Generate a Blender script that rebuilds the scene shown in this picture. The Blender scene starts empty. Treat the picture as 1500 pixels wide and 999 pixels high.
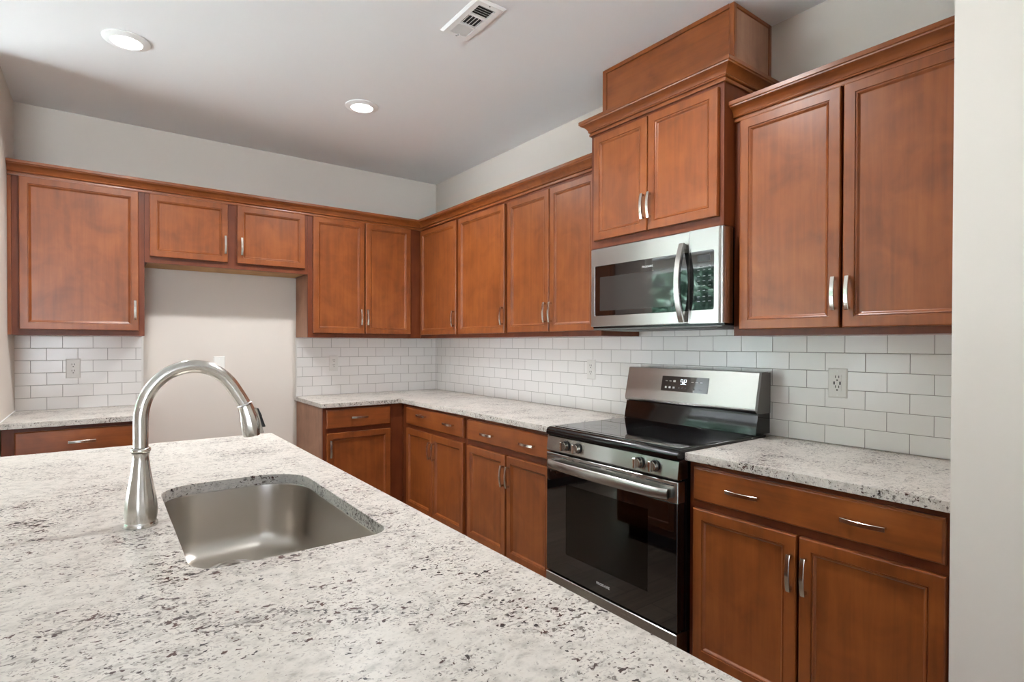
import bpy, bmesh, math, random
from mathutils import Vector, Matrix
random.seed(7)
S = bpy.context.scene
COL = S.collection
PI = math.pi

# ---------------------------------------------------------------- camera
CAM = Vector((-2.4063, -4.3776, 1.3215))
YAW, PITCH, ROLL, FPX = 0.6408, -0.0085, 0.0024, 807.26
cd = bpy.data.cameras.new('camera')
cd.sensor_width = 36.0
cd.lens = FPX / 1500 * 36
cd.shift_y = (510.48 - 499.5) / 1500
cd.clip_start = 0.02
cam = bpy.data.objects.new('camera', cd)
COL.objects.link(cam)
fw = Vector((math.sin(YAW), math.cos(YAW), 0)); rt = Vector((math.cos(YAW), -math.sin(YAW), 0)); up = Vector((0, 0, 1))
fw2 = fw * math.cos(PITCH) + up * math.sin(PITCH); up2 = up * math.cos(PITCH) - fw * math.sin(PITCH)
r3 = rt * math.cos(ROLL) + up2 * math.sin(ROLL); u3 = up2 * math.cos(ROLL) - rt * math.sin(ROLL)
cam.matrix_world = Matrix(((r3.x, u3.x, -fw2.x, CAM.x), (r3.y, u3.y, -fw2.y, CAM.y), (r3.z, u3.z, -fw2.z, CAM.z), (0, 0, 0, 1)))
S.camera = cam

# ---------------------------------------------------------------- world, exposure
SKY_STRENGTH = 3.6
SUN_STRENGTH = 106.0
CAN_WATTS = 18.5
S.view_settings.view_transform = 'Standard'
S.view_settings.look = 'None'
S.view_settings.exposure = 0.2
S.view_settings.gamma = 1.0
S.view_settings.use_curve_mapping = False
S.cycles.use_denoising = True
S.cycles.max_bounces = 10
S.cycles.diffuse_bounces = 6
S.cycles.glossy_bounces = 5
S.cycles.caustics_reflective = False
S.cycles.caustics_refractive = False
S.cycles.sample_clamp_indirect = 60.0
W = bpy.data.worlds.new('sky'); S.world = W
W.use_nodes = True
bgn = W.node_tree.nodes['Background']
bgn.inputs['Color'].default_value = (0.82, 0.93, 1.12, 1)
bgn.inputs['Strength'].default_value = SKY_STRENGTH

sd = bpy.data.lights.new('sun', 'SUN'); sd.energy = SUN_STRENGTH; sd.angle = 0.01; sd.color = (0.90, 0.985, 1.05)
so = bpy.data.objects.new('sun', sd); COL.objects.link(so)
so.rotation_euler = Vector((-0.42, -0.32, -1.0)).to_track_quat('-Z', 'Y').to_euler()   # over the roof, on to the added pale ground that bounces light indoors

CEIL = 2.747
def portal(name, loc, rot, sx, sy):
    d = bpy.data.lights.new(name, 'AREA'); d.shape = 'RECTANGLE'; d.size = sx; d.size_y = sy
    d.cycles.is_portal = True
    o = bpy.data.objects.new(name, d); COL.objects.link(o); o.location = loc; o.rotation_euler = rot
    return o
# daylight openings: left wall of the living area (faces +x) and the glazed rear wall (faces +y)
LW_X, LW_WINS = -6.0, [(-1.5, 2.15, 0.12, 2.6)]
RW_Y, RW_WINS = -8.6, [(-5.0, -2.6, 0.45, 2.45)]
for a, b, z0, z1 in LW_WINS:
    portal('window_portal', (LW_X, (a + b) / 2, (z0 + z1) / 2), (0, -PI / 2, 0), z1 - z0, b - a)
for a, b, z0, z1 in RW_WINS:
    portal('window_portal', ((a + b) / 2, RW_Y, (z0 + z1) / 2), (PI / 2, 0, 0), b - a, z1 - z0)

# ---------------------------------------------------------------- materials
def lin(r, g, b):
    f = lambda c: (c / 255) / 12.92 if c / 255 <= 0.04045 else ((c / 255 + 0.055) / 1.055) ** 2.4
    return (f(r), f(g), f(b), 1)

class NT:
    def __init__(s, name):
        s.m = bpy.data.materials.new(name); s.m.use_nodes = True
        s.t = s.m.node_tree; s.b = s.t.nodes['Principled BSDF']; s.out = s.t.nodes['Material Output']
    def n(s, typ, **kw):
        o = s.t.nodes.new(typ)
        for k, v in kw.items():
            if k.startswith('i_'):
                o.inputs[k[2:].replace('_', ' ')].default_value = v
            else:
                setattr(o, k, v)
        return o
    def l(s, a, b): s.t.links.new(a, b)
    def set(s, **kw):
        for k, v in kw.items():
            s.b.inputs[k.replace('_', ' ')].default_value = v
    def ramp(s, fac, stops, interp='LINEAR'):
        r = s.n('ShaderNodeValToRGB'); r.color_ramp.interpolation = interp
        e = r.color_ramp.elements
        e[0].position, e[0].color = stops[0]; e[1].position, e[1].color = stops[-1]
        for p, c in stops[1:-1]:
            q = e.new(p); q.color = c
        s.l(fac, r.inputs['Fac']); return r.outputs['Color']
    def coords(s, scale=(1, 1, 1), loc=(0, 0, 0), rand=False):
        tc = s.n('ShaderNodeTexCoord'); mp = s.n('ShaderNodeMapping')
        mp.inputs['Scale'].default_value = scale; mp.inputs['Location'].default_value = loc
        v = tc.outputs['Object']
        if rand:
            oi = s.n('ShaderNodeObjectInfo'); ad = s.n('ShaderNodeVectorMath', operation='MULTIPLY_ADD')
            cb = s.n('ShaderNodeCombineXYZ')
            for k in range(3): s.l(oi.outputs['Random'], cb.inputs[k])
            s.l(cb.outputs[0], ad.inputs[0]); ad.inputs[1].default_value = (17.3, 9.1, 23.7); s.l(v, ad.inputs[2]); v = ad.outputs[0]
        s.l(v, mp.inputs['Vector']); return mp.outputs['Vector']
    def noise(s, vec, scale, detail=2.0, rough=0.5, dist=0.0):
        o = s.n('ShaderNodeTexNoise', i_Scale=scale, i_Detail=detail, i_Roughness=rough, i_Distortion=dist)
        s.l(vec, o.inputs['Vector']); return o.outputs['Fac']
    def mix(s, fac, a, b, blend='MIX'):
        o = s.n('ShaderNodeMix', data_type='RGBA', blend_type=blend)
        for sock, v in ((o.inputs[0], fac), (o.inputs[6], a), (o.inputs[7], b)):
            if hasattr(v, 'is_linked'): s.l(v, sock)
            else: sock.default_value = v
        return o.outputs[2]
    def math(s, op, a, b=0.0):
        o = s.n('ShaderNodeMath', operation=op)
        for sock, v in ((o.inputs[0], a), (o.inputs[1], b)):
            if hasattr(v, 'is_linked'): s.l(v, sock)
            else: sock.default_value = v
        return o.outputs[0]
    def bump(s, h, strength, dist=0.001):
        o = s.n('ShaderNodeBump', i_Strength=strength, i_Distance=dist); s.l(h, o.inputs['Height']); s.l(o.outputs[0], s.b.inputs['Normal'])
    def base(s, c):
        if hasattr(c, 'is_linked'): s.l(c, s.b.inputs['Base Color'])
        else: s.b.inputs['Base Color'].default_value = c

def plain(name, c, rough=0.5, metal=0.0, spec=0.5, coat=0.0):
    t = NT(name); t.base(c); t.set(Roughness=rough, Metallic=metal, Specular_IOR_Level=spec, Coat_Weight=coat); return t.m

def wood(name, axis, dark, mid, light, rough=0.36, contrast=1.0):
    t = NT(name)
    sc = [22, 22, 22]; sc[axis] = 1.3
    v = t.coords(tuple(sc), rand=True)
    g = t.noise(v, 1.6, 5, 0.6, 0.4)
    v2 = t.coords((1, 1, 1), rand=True)
    bl = t.noise(v2, 7.0, 3, 0.55, 0.6)
    f = t.math('ADD', t.math('MULTIPLY', g, 0.45), t.math('MULTIPLY', bl, 0.55))
    t.base(t.ramp(f, [(0.34, dark), (0.5, mid), (0.68, light)]))
    t.set(Roughness=rough, Specular_IOR_Level=0.35, Coat_Weight=0.4 if rough < 0.4 else 0.0, Coat_Roughness=0.28)
    fine = [260, 260, 260]; fine[axis] = 8
    t.bump(t.noise(t.coords(tuple(fine), rand=True), 1.0, 2, 0.5), 0.06, 0.0006)
    return t.m
WD, WM, WL = lin(111, 56, 22), lin(130, 68, 28), lin(146, 81, 36)
WOOD_V = wood('stained_maple_upright', 2, WD, WM, WL)
WOOD_X = wood('stained_maple_along_back', 0, WD, WM, WL)
WOOD_Y = wood('stained_maple_along_right', 1, WD, WM, WL)
WOOD_F = wood('stained_frame_maple', 2, lin(88, 40, 19), lin(102, 48, 22), lin(114, 56, 27), 0.42)
VENEER = wood('veneer_end_panel', 2, lin(138, 100, 78), lin(156, 114, 90), lin(170, 128, 102), 0.5)
RAW_MAPLE = wood('unfinished_maple', 0, lin(176, 134, 88), lin(198, 156, 108), lin(212, 172, 124), 0.6)
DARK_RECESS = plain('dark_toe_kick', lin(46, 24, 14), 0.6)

def paint(name, c, b=0.05):
    t = NT(name); t.base(c); t.set(Roughness=0.75, Specular_IOR_Level=0.25)
    t.bump(t.noise(t.coords(), 220, 3, 0.6), b, 0.001); return t.m
WALL = paint('greige_wall_paint', lin(211, 203, 194))
CEILM = paint('white_ceiling_paint', lin(236, 237, 237), 0.08)
WHITE_PLASTIC = plain('white_plastic', lin(226, 224, 219), 0.35)
WHITE_TRIM = plain('white_enamel', lin(236, 236, 234), 0.4)
DARK_HOLE = plain('dark_slot', lin(38, 37, 36), 0.6)

def tile(name, axis, off):
    t = NT(name)
    tc = t.n('ShaderNodeTexCoord'); sp = t.n('ShaderNodeSeparateXYZ'); t.l(tc.outputs['Object'], sp.inputs[0])
    cb = t.n('ShaderNodeCombineXYZ')
    a = t.math('SUBTRACT', t.math('MULTIPLY', sp.outputs[axis], -1.0), off)
    t.l(a, cb.inputs[0]); t.l(t.math('SUBTRACT', sp.outputs[2], 0.914), cb.inputs[1])
    def brick(mort, smooth):
        br = t.n('ShaderNodeTexBrick', offset=0.5, offset_frequency=2, squash=1.0)
        br.inputs['Scale'].default_value = 1; br.inputs['Brick Width'].default_value = 0.1495; br.inputs['Row Height'].default_value = 0.07475
        br.inputs['Mortar Size'].default_value = mort; br.inputs['Mortar Smooth'].default_value = smooth; br.inputs['Bias'].default_value = 0
        br.inputs['Color1'].default_value = lin(241, 239, 236); br.inputs['Color2'].default_value = lin(237, 235, 232); br.inputs['Mortar'].default_value = lin(150, 146, 140)
        t.l(cb.outputs[0], br.inputs['Vector']); return br
    b1 = brick(0.0013, 0.2); t.base(b1.outputs['Color'])
    b2 = brick(0.0035, 1.0)
    inv = t.math('SUBTRACT', 1.0, b2.outputs['Fac'])
    t.bump(inv, 0.35, 0.0018)
    t.l(t.math('ADD', t.math('MULTIPLY', b1.outputs['Fac'], 0.5), 0.2), t.b.inputs['Roughness'])
    return t.m

def granite():
    t = NT('speckled_granite')
    v = t.coords((0.8, 1, 1))
    wv = t.n('ShaderNodeTexNoise', i_Scale=26.0, i_Detail=2.0); t.l(v, wv.inputs['Vector'])
    wm = t.n('ShaderNodeVectorMath', operation='MULTIPLY_ADD'); t.l(wv.outputs['Color'], wm.inputs[0])
    wm.inputs[1].default_value = (0.014, 0.014, 0.014); t.l(v, wm.inputs[2]); v = wm.outputs[0]
    def off(x, y, z, k=1.0):
        o = t.n('ShaderNodeVectorMath', operation='ADD'); t.l(v, o.inputs[0]); o.inputs[1].default_value = (x, y, z); return o.outputs[0]
    big = t.noise(v, 4.0, 3, 0.6)
    cloud = t.noise(off(1, 2, 3), 48, 4, 0.62)
    c = t.ramp(cloud, [(0.28, lin(160, 154, 146)), (0.42, lin(188, 182, 174)), (0.56, lin(202, 196, 188)), (0.74, lin(190, 182, 172))])
    cl = t.noise(off(9, 4, 2), 9, 4, 0.65)
    clus = t.math('MULTIPLY', t.math('SUBTRACT', t.math('ADD', t.math('MULTIPLY', cl, 0.7), t.math('MULTIPLY', big, 0.3)), 0.5), 0.5)
    def layer(c, vec, scale, lo, hi, col, amt, det=2.5, rough=0.6):
        f = t.math('ADD', t.noise(vec, scale, det, rough, 0.3), clus)
        return t.mix(t.ramp(f, [(lo, (0, 0, 0, 1)), (hi, (amt, amt, amt, 1))]), c, col)
    c = layer(c, off(3, 7, 1), 190, 0.55, 0.63, lin(150, 144, 138), 0.7)          # fine grey grain
    c = layer(c, off(5, 1, 4), 130, 0.618, 0.648, lin(100, 92, 86), 0.9)            # mid flecks
    dark = t.mix(t.ramp(t.noise(off(2, 2, 8), 30, 1), [(0.4, (0, 0, 0, 1)), (0.6, (1, 1, 1, 1))]), lin(48, 42, 42), lin(74, 44, 36))
    c = layer(c, off(7, 3, 5), 92, 0.648, 0.668, dark, 1.0)                        # dark flecks
    c = layer(c, off(4, 8, 2), 50, 0.683, 0.698, dark, 0.95, 3.5, 0.65)              # larger garnet blotches
    t.base(c); t.set(Roughness=0.32, Specular_IOR_Level=0.2); return t.m
GRANITE = granite()

def steel(name, c, rough, axis=1, aniso=0.75, rot=0.25, streak=0.008):
    t = NT(name); t.base(c)
    t.set(Metallic=1.0, Roughness=rough, Anisotropic=aniso, Anisotropic_Rotation=rot)
    tn = t.n('ShaderNodeTangent', direction_type='RADIAL', axis='Z'); t.l(tn.outputs[0], t.b.inputs['Tangent'])
    sc = [900, 900, 900]; sc[axis] = 12
    nz = t.noise(t.coords(tuple(sc)), 1.0, 2, 0.5)
    t.l(t.math('ADD', rough - streak, t.math('MULTIPLY', nz, streak * 2)), t.b.inputs['Roughness'])
    return t.m
STEEL = steel('brushed_stainless', lin(164, 161, 157), 0.27)
SINK_STEEL = steel('brushed_sink_steel', lin(196, 190, 182), 0.3, axis=1, aniso=0.4)
NICKEL = plain('brushed_nickel', lin(211, 206, 197), 0.2, 1.0)
FAUCET = steel('faucet_stainless', lin(204, 200, 194), 0.2, axis=2, aniso=0.3)
CHROME = plain('polished_metal', lin(225, 225, 225), 0.08, 1.0)
BLACK_GLASS = plain('black_ceramic_glass', lin(10, 10, 11), 0.03, 0, 0.5)
BLACK_GLASS.node_tree.nodes['Principled BSDF'].inputs['IOR'].default_value = 1.85
BLACK_ENAMEL = plain('black_enamel', lin(14, 14, 15), 0.16)
BLACK_MATTE = plain('black_matte', lin(15, 15, 15), 0.5)
GREY_MATTE = plain('grey_metal', lin(105, 103, 100), 0.45, 0.6)
LETTER = plain('silver_print', lin(205, 205, 203), 0.4)
DIM_LETTER = plain('grey_print', lin(120, 120, 122), 0.5)
def emit(name, c, s):
    t = NT(name); t.b.inputs['Base Color'].default_value = (0.8, 0.8, 0.8, 1)
    t.b.inputs['Emission Color'].default_value = c; t.b.inputs['Emission Strength'].default_value = s; return t.m
LENS = emit('lit_lamp_lens', (1, 0.99, 0.97, 1), 6.0)
DISPLAY = emit('lit_clock_digits', (0.75, 0.9, 1.0, 1), 1.6)
def oven_window():
    t = NT('tinted_oven_window')
    tr = t.n('ShaderNodeBsdfTransparent'); tr.inputs[0].default_value = (0.8, 0.78, 0.74, 1)
    gl = t.n('ShaderNodeBsdfGlossy'); gl.inputs['Roughness'].default_value = 0.03
    fr = t.n('ShaderNodeFresnel', i_IOR=1.55); mx = t.n('ShaderNodeMixShader')
    t.l(fr.outputs[0], mx.inputs[0]); t.l(tr.outputs[0], mx.inputs[1]); t.l(gl.outputs[0], mx.inputs[2]); t.l(mx.outputs[0], t.out.inputs['Surface'])
    return t.m
OVEN_WINDOW = oven_window()
MW_WINDOW = plain('smoked_microwave_window', lin(52, 50, 48), 0.04, 0, 0.7)
def planks():
    t = NT('dark_plank_floor')
    br = t.n('ShaderNodeTexBrick', offset=0.37, offset_frequency=2)
    br.inputs['Scale'].default_value = 1; br.inputs['Brick Width'].default_value = 1.2; br.inputs['Row Height'].default_value = 0.16
    br.inputs['Mortar Size'].default_value = 0.0015
    br.inputs['Color1'].default_value = lin(146, 130, 114); br.inputs['Color2'].default_value = lin(116, 102, 89); br.inputs['Mortar'].default_value = lin(40, 34, 30)
    t.l(t.coords(), br.inputs['Vector'])
    g = t.noise(t.coords((2, 40, 1)), 1.0, 4, 0.6)
    t.base(t.mix(t.ramp(g, [(0.35, (0.55, 0.55, 0.55, 1)), (0.7, (1.15, 1.15, 1.15, 1))]), br.outputs['Color'], br.outputs['Color'], 'MULTIPLY'))
    mx = t.mix(0.9, br.outputs['Color'], t.ramp(g, [(0.35, (0.6, 0.6, 0.6, 1)), (0.7, (1, 1, 1, 1))]), 'MULTIPLY')
    t.base(mx); t.set(Roughness=0.35); return t.m
FLOORM = planks()
def leafm():
    t = NT('leaf_green'); v = t.coords()
    t.base(t.ramp(t.noise(v, 3.0, 3), [(0.35, lin(52, 78, 66)), (0.52, lin(100, 134, 112)), (0.68, lin(186, 204, 190))])); t.set(Roughness=0.5); return t.m
LEAF = leafm(); BARK = plain('bark', lin(80, 64, 50), 0.9); BOUNCE_GROUND = plain('pale_bounce_ground', lin(206, 206, 204), 0.9)  # last colour: ground made pale to bounce daylight on to the ceiling

# ---------------------------------------------------------------- mesh helpers
def wloc(o):
    v = Vector((0, 0, 0))
    while o is not None:
        v += o.location; o = o.parent
    return v
def obj(name, bm, mat, parent=None, smooth=None, loc=None):
    bmesh.ops.recalc_face_normals(bm, faces=bm.faces)
    off = wloc(parent) if parent is not None else (Vector(loc) if loc else Vector((0, 0, 0)))
    if loc is not None and parent is not None: off = Vector((0, 0, 0)) + wloc(parent)
    for v in bm.verts: v.co -= off
    me = bpy.data.meshes.new(name); bm.to_mesh(me); bm.free()
    for m in (mat if isinstance(mat, (list, tuple)) else [mat]): me.materials.append(m)
    if smooth is not None:
        me.shade_smooth() if hasattr(me, 'shade_smooth') else None
        if smooth < 3.1 and hasattr(me, 'set_sharp_from_angle'): me.set_sharp_from_angle(angle=smooth)
    o = bpy.data.objects.new(name, me); COL.objects.link(o)
    if smooth is not None:
        wn = o.modifiers.new('even_shading', 'WEIGHTED_NORMAL'); wn.keep_sharp = True; wn.weight = 80
    if parent is not None: o.parent = parent
    elif loc is not None: o.location = loc
    return o
def thing(name, label, cat, loc, group=None):
    o = bpy.data.objects.new(name, None); o.empty_display_size = 0.05; COL.objects.link(o)
    o.location = loc; o['label'] = label; o['category'] = cat
    if group: o['group'] = group
    return o
def tag(o, label, cat, group=None, kind=None):
    o['label'] = label; o['category'] = cat
    if group: o['group'] = group
    if kind: o['kind'] = kind
    return o
def structure(o, label=None):
    o['kind'] = 'structure'
    if label: o['label'] = label
    return o
def new(): return bmesh.new()
def I3(u, v, w): return Vector((u, v, w))
def BACK(u, v, w): return Vector((u, -v, w))        # wall y = 0, seen from -y
def RIGHT(u, v, w): return Vector((-v, -u, w))      # wall x = 0, u runs from the corner towards the camera
def box(bm, a, b, M=I3, bev=0.0, seg=1, mi=0):
    """axis-aligned box between local corners a and b"""
    t = bmesh.new()
    bmesh.ops.create_cube(t, size=1.0)
    for v in t.verts:
        v.co = Vector([(a[k] + b[k]) / 2 + v.co[k] * (b[k] - a[k]) for k in range(3)])
    if bev > 0:
        bmesh.ops.bevel(t, geom=list(t.edges), offset=bev, segments=seg, affect='EDGES', profile=0.5, clamp_overlap=True)
    return merge(bm, t, M, mi)
def merge(bm, t, M=I3, mi=0):
    mp = {}
    for v in t.verts: mp[v] = bm.verts.new(M(*v.co))
    out = []
    for f in t.faces:
        try:
            nf = bm.faces.new([mp[v] for v in f.verts]); nf.material_index = mi; nf.smooth = f.smooth; out.append(nf)
        except ValueError: pass
    t.free(); return out
def prism(bm, poly, z0, z1, M=I3, bev=0.0, mi=0):
    t = bmesh.new()
    lo = [t.verts.new((p[0], p[1], z0)) for p in poly]; hi = [t.verts.new((p[0], p[1], z1)) for p in poly]
    n = len(poly)
    t.faces.new(lo[::-1]); t.faces.new(hi)
    for k in range(n): t.faces.new((lo[k], lo[(k + 1) % n], hi[(k + 1) % n], hi[k]))
    bmesh.ops.recalc_face_normals(t, faces=t.faces)
    if bev > 0:
        es = [e for e in t.edges if abs(e.verts[0].co.z - e.verts[1].co.z) < 1e-6]
        bmesh.ops.bevel(t, geom=es, offset=bev, segments=2, affect='EDGES', profile=0.5)
    return merge(bm, t, M, mi)
def rings(bm, loops, closed=True, caps=True, M=I3, mi=0):
    """skin a list of equal-length point loops"""
    vs = [[bm.verts.new(M(*p)) for p in lp] for lp in loops]
    n = len(vs[0])
    for i in range(len(vs) - 1):
        for k in range(n if closed else n - 1):
            f = bm.faces.new((vs[i][k], vs[i][(k + 1) % n], vs[i + 1][(k + 1) % n], vs[i + 1][k])); f.material_index = mi; f.smooth = True
    if caps:
        for lp in (vs[0][::-1], vs[-1]):
            f = bm.faces.new(lp); f.material_index = mi
    return vs
def lathe(bm, prof, c, n=40, flute=None, axis=2, caps=True, mi=0):
    """prof: (radius, offset along axis); c: centre; flute(r, z, ang) may alter the radius"""
    loops = []
    for r, z in prof:
        lp = []
        for k in range(n):
            a = 2 * PI * k / n; rr = flute(r, z, a) if flute else r
            p = [rr * math.cos(a), rr * math.sin(a)]
            q = [0, 0, 0]; q[axis] = z; q[(axis + 1) % 3] = p[0]; q[(axis + 2) % 3] = p[1]
            lp.append((c[0] + q[0], c[1] + q[1], c[2] + q[2]))
        loops.append(lp)
    return rings(bm, loops, True, caps, mi=mi)
def tube(bm, pts, radii, n=24, caps=True, ref=Vector((0, 1, 0)), flute=None, mi=0):
    pts = [Vector(p) for p in pts]; loops = []
    for i, p in enumerate(pts):
        t = (pts[min(i + 1, len(pts) - 1)] - pts[max(i - 1, 0)]).normalized()
        s = ref - t * ref.dot(t)
        if s.length < 1e-5: s = Vector((1, 0, 0)) - t * t.x
        s.normalize(); q = t.cross(s); r = radii[i] if isinstance(radii, (list, tuple)) else radii
        lp = []
        for k in range(n):
            a = 2 * PI * k / n; rr = flute(r, i, a) if flute else r
            lp.append(tuple(p + s * rr * math.cos(a) + q * rr * math.sin(a)))
        loops.append(lp)
    return rings(bm, loops, True, caps, mi=mi)
def rrect(x0, x1, y0, y1, r, n=6):
    """rounded rectangle; r one radius or four (x1y1, x0y1, x0y0, x1y0)"""
    rr = [r] * 4 if not isinstance(r, (list, tuple)) else r
    P = []
    for (cx, cy, q), R in zip(((x1, y1, 0), (x0, y1, 1), (x0, y0, 2), (x1, y0, 3)), rr):
        sx = -1 if q in (0, 3) else 1; sy = -1 if q in (0, 1) else 1
        for k in range(n + 1):
            a = PI / 2 * (q + k / n); P.append((cx + sx * R + R * math.cos(a), cy + sy * R + R * math.sin(a)))
    return P
def rectloop(u0, u1, w0, w1, d, v):
    return [(u0 + d, v, w0 + d), (u1 - d, v, w0 + d), (u1 - d, v, w1 - d), (u0 + d, v, w1 - d)]
def flatshade(bm):
    for f in bm.faces: f.smooth = False
def lettering(name, body, size, mat, parent, origin, xdir, updir, align='CENTER', extrude=0.0003):
    """flat raised lettering, turned into a mesh"""
    cu = bpy.data.curves.new(name, 'FONT'); cu.body = body; cu.size = size; cu.align_x = align; cu.align_y = 'CENTER'; cu.extrude = extrude
    cu.resolution_u = 2
    tmp = bpy.data.objects.new(name + '_tmp', cu); COL.objects.link(tmp)
    dg = bpy.context.evaluated_depsgraph_get(); dg.update()
    me = bpy.data.meshes.new_from_object(tmp.evaluated_get(dg))
    bpy.data.objects.remove(tmp); bpy.data.curves.remove(cu)
    x = Vector(xdir).normalized(); y = Vector(updir).normalized(); z = x.cross(y); o = Vector(origin) - wloc(parent)
    for v in me.vertices: v.co = o + x * v.co.x + y * v.co.y + z * v.co.z
    me.materials.clear(); me.materials.append(mat)
    ob = bpy.data.objects.new(name, me); COL.objects.link(ob); ob.parent = parent
    return ob

# ---------------------------------------------------------------- setting
XL = -2.818                      # left stub wall face
WR_X, WR_Y = -0.70, -3.93        # wall block closing the right run
def slab(name, a, b, m, label=None):
    bm = new(); box(bm, a, b); return structure(obj(name, bm, m), label)
slab('floor', (-6.0, -8.6, -0.06), (0.12, 2.5, 0), FLOORM)
slab('ceiling', (-6.12, -8.72, CEIL), (0.12, 2.52, CEIL + 0.12), CEILM)
slab('wall_back', (XL - 0.1, 0.008, 0), (0.12, 0.13, CEIL), WALL)
slab('wall_right', (0.008, WR_Y - 0.02, 0), (0.12, 0.008, CEIL), WALL)
slab('wall_left', (XL - 0.11, -0.70, 0), (XL, 0.008, CEIL), WALL)
slab('wall_closet', (WR_X, -8.6, 0), (0.12, WR_Y, CEIL), WALL)
slab('wall_living', (-6.0, 2.4, 0), (XL - 0.1, 2.52, CEIL), WALL)
slab('wall_passage', (XL - 0.11, 0.13, 0), (XL, 2.4, CEIL), WALL)
def pierced(name, M, u0, u1, holes, th):
    bm = new(); us = sorted(holes)
    prev = u0
    for a, b, z0, z1 in us:
        if a > prev: box(bm, (prev, 0, 0), (a, th, CEIL), M)
        if z0 > 0.06: box(bm, (a, 0, 0), (b, th, z0), M)
        box(bm, (a, 0, z1), (b, th, CEIL), M); prev = b
    box(bm, (prev, 0, 0), (u1, th, CEIL), M)
    return structure(obj(name, bm, WALL))
LEFTM = lambda u, v, w: Vector((LW_X - v, u, w))
REARM = lambda u, v, w: Vector((u, RW_Y - v, w))
pierced('wall_far', LEFTM, -8.72, 2.52, LW_WINS, 0.12)
pierced('wall_rear', REARM, -6.0, 0.12, RW_WINS, 0.12)
nwin = 0
for M, wins in ((LEFTM, LW_WINS), (REARM, RW_WINS)):
    for a, b, z0, z1 in wins:
        nwin += 1; bm = new(); f = 0.05
        for aa, bb in (((a, -0.01, z0), (a + f, 0.1, z1)), ((b - f, -0.01, z0), (b, 0.1, z1)), ((a + f, -0.01, z0), (b - f, 0.1, z0 + f)),
                       ((a + f, -0.01, z1 - f), (b - f, 0.1, z1)), (((a + b) / 2 - 0.03, 0, z0 + f), ((a + b) / 2 + 0.03, 0.09, z1 - f))):
            box(bm, aa, bb, M)
        structure(obj('window_%d' % nwin, bm, WHITE_TRIM))
slab('ground', (-160, -160, -0.5), (60, 60, -0.3), BOUNCE_GROUND)  # unseen ground, added wide and pale as a reflector for the ceiling

# tile backsplashes (10 mm of tile in front of the painted wall)
TILE_R = tile('subway_tile_right', 1, 0.1091); TILE_B = tile('subway_tile_back', 0, 0.0389); TILE_L = tile('subway_tile_left', 0, 0.0551)
bm = new(); box(bm, (0.0, 0.0, 0.9145), (0.0079, WR_Y + 0.001, 1.372))
box(bm, (0.0, -2.339, 1.372), (0.0079, -3.092, 1.45))
structure(obj('tile_backsplash_right', bm, TILE_R), 'white subway tile backsplash along the range wall')
bm = new(); box(bm, (-1.200, 0.0, 0.9145), (-0.0002, 0.0079, 1.372))
structure(obj('tile_backsplash_back', bm, TILE_B), 'white subway tile backsplash between the alcove and the corner')
bm = new(); box(bm, (XL + 0.0005, 0.0, 0.9145), (-2.193, 0.0079, 1.372))
structure(obj('tile_backsplash_left', bm, TILE_L), 'white subway tile backsplash left of the alcove')
# slim edge trims where the tile stops at the alcove, and the caulk bead along the left counter
for k, (x0, x1) in enumerate(((-2.193, -2.181), (-1.209, -1.2005))):
    bm = new(); box(bm, (x0, -0.001, 0.9145), (x1, 0.0079, 1.368), bev=0.001)
    structure(obj('trim_%d' % (k + 1), bm, WHITE_PLASTIC))
bm = new(); box(bm, (XL + 0.0003, -0.64, 0.9143), (XL + 0.006, -0.001, 0.921), bev=0.002)
structure(obj('trim_3', bm, WHITE_TRIM))

# ---------------------------------------------------------------- cabinets
T = 0.0195
def door_bm(M, u0, u1, w0, w1, v, fr=0.037):
    bm = new()
    prof = [(0.0, 0.0), (0.0, T - 0.004), (0.0015, T - 0.001), (0.004, T), (fr, T), (fr + 0.0015, T - 0.0035), (fr + 0.0035, T - 0.0035), (fr + 0.005, T - 0.0015),
            (fr + 0.0085, T - 0.0035), (fr + 0.013, T - 0.0085), (fr + 0.015, T - 0.0095), (fr + 0.02, T - 0.0095)]
    rings(bm, [rectloop(u0, u1, w0, w1, d, v + t) for d, t in prof], True, True, M)
    flatshade(bm); return bm
def drawer_bm(M, u0, u1, w0, w1, v):
    bm = new()
    prof = [(0.0, 0.0), (0.0, T - 0.0065), (0.0015, T - 0.0055), (0.0045, T - 0.001), (0.007, T)]
    rings(bm, [rectloop(u0, u1, w0, w1, d, v + t) for d, t in prof], True, True, M)
    flatshade(bm); return bm
def handle_bm(M, u, w, v, axis, L=0.118):
    """arched flat bar pull with two feet; axis 'w' upright or 'u' level"""
    bm = new(); N = 12; hw = 0.0068; loops = []
    for k in range(N + 1):
        s = -1 + 2 * k / N
        h = 0.0225 + 0.0085 * (1 - s * s); th = 0.006
        a = s * L / 2
        q = [(hw, h - th), (hw, h - 0.001), (hw - 0.001, h), (-hw + 0.001, h), (-hw, h - 0.001), (-hw, h - th)]
        loops.append([((u + p, v + d, w + a) if axis == 'w' else (u + a, v + d, w + p)) for p, d in q])
    rings(bm, loops, True, True, M)
    for s in (-1, 1):
        a = s * (L / 2 - 0.007)
        if axis == 'w': box(bm, (u - 0.0045, v, w + a - 0.005), (u + 0.0045, v + 0.0215, w + a + 0.005), M, 0.001)
        else: box(bm, (u + a - 0.005, v, w - 0.0045), (u + a + 0.005, v + 0.0215, w + 0.0045), M, 0.001)
    flatshade(bm); return bm
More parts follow.
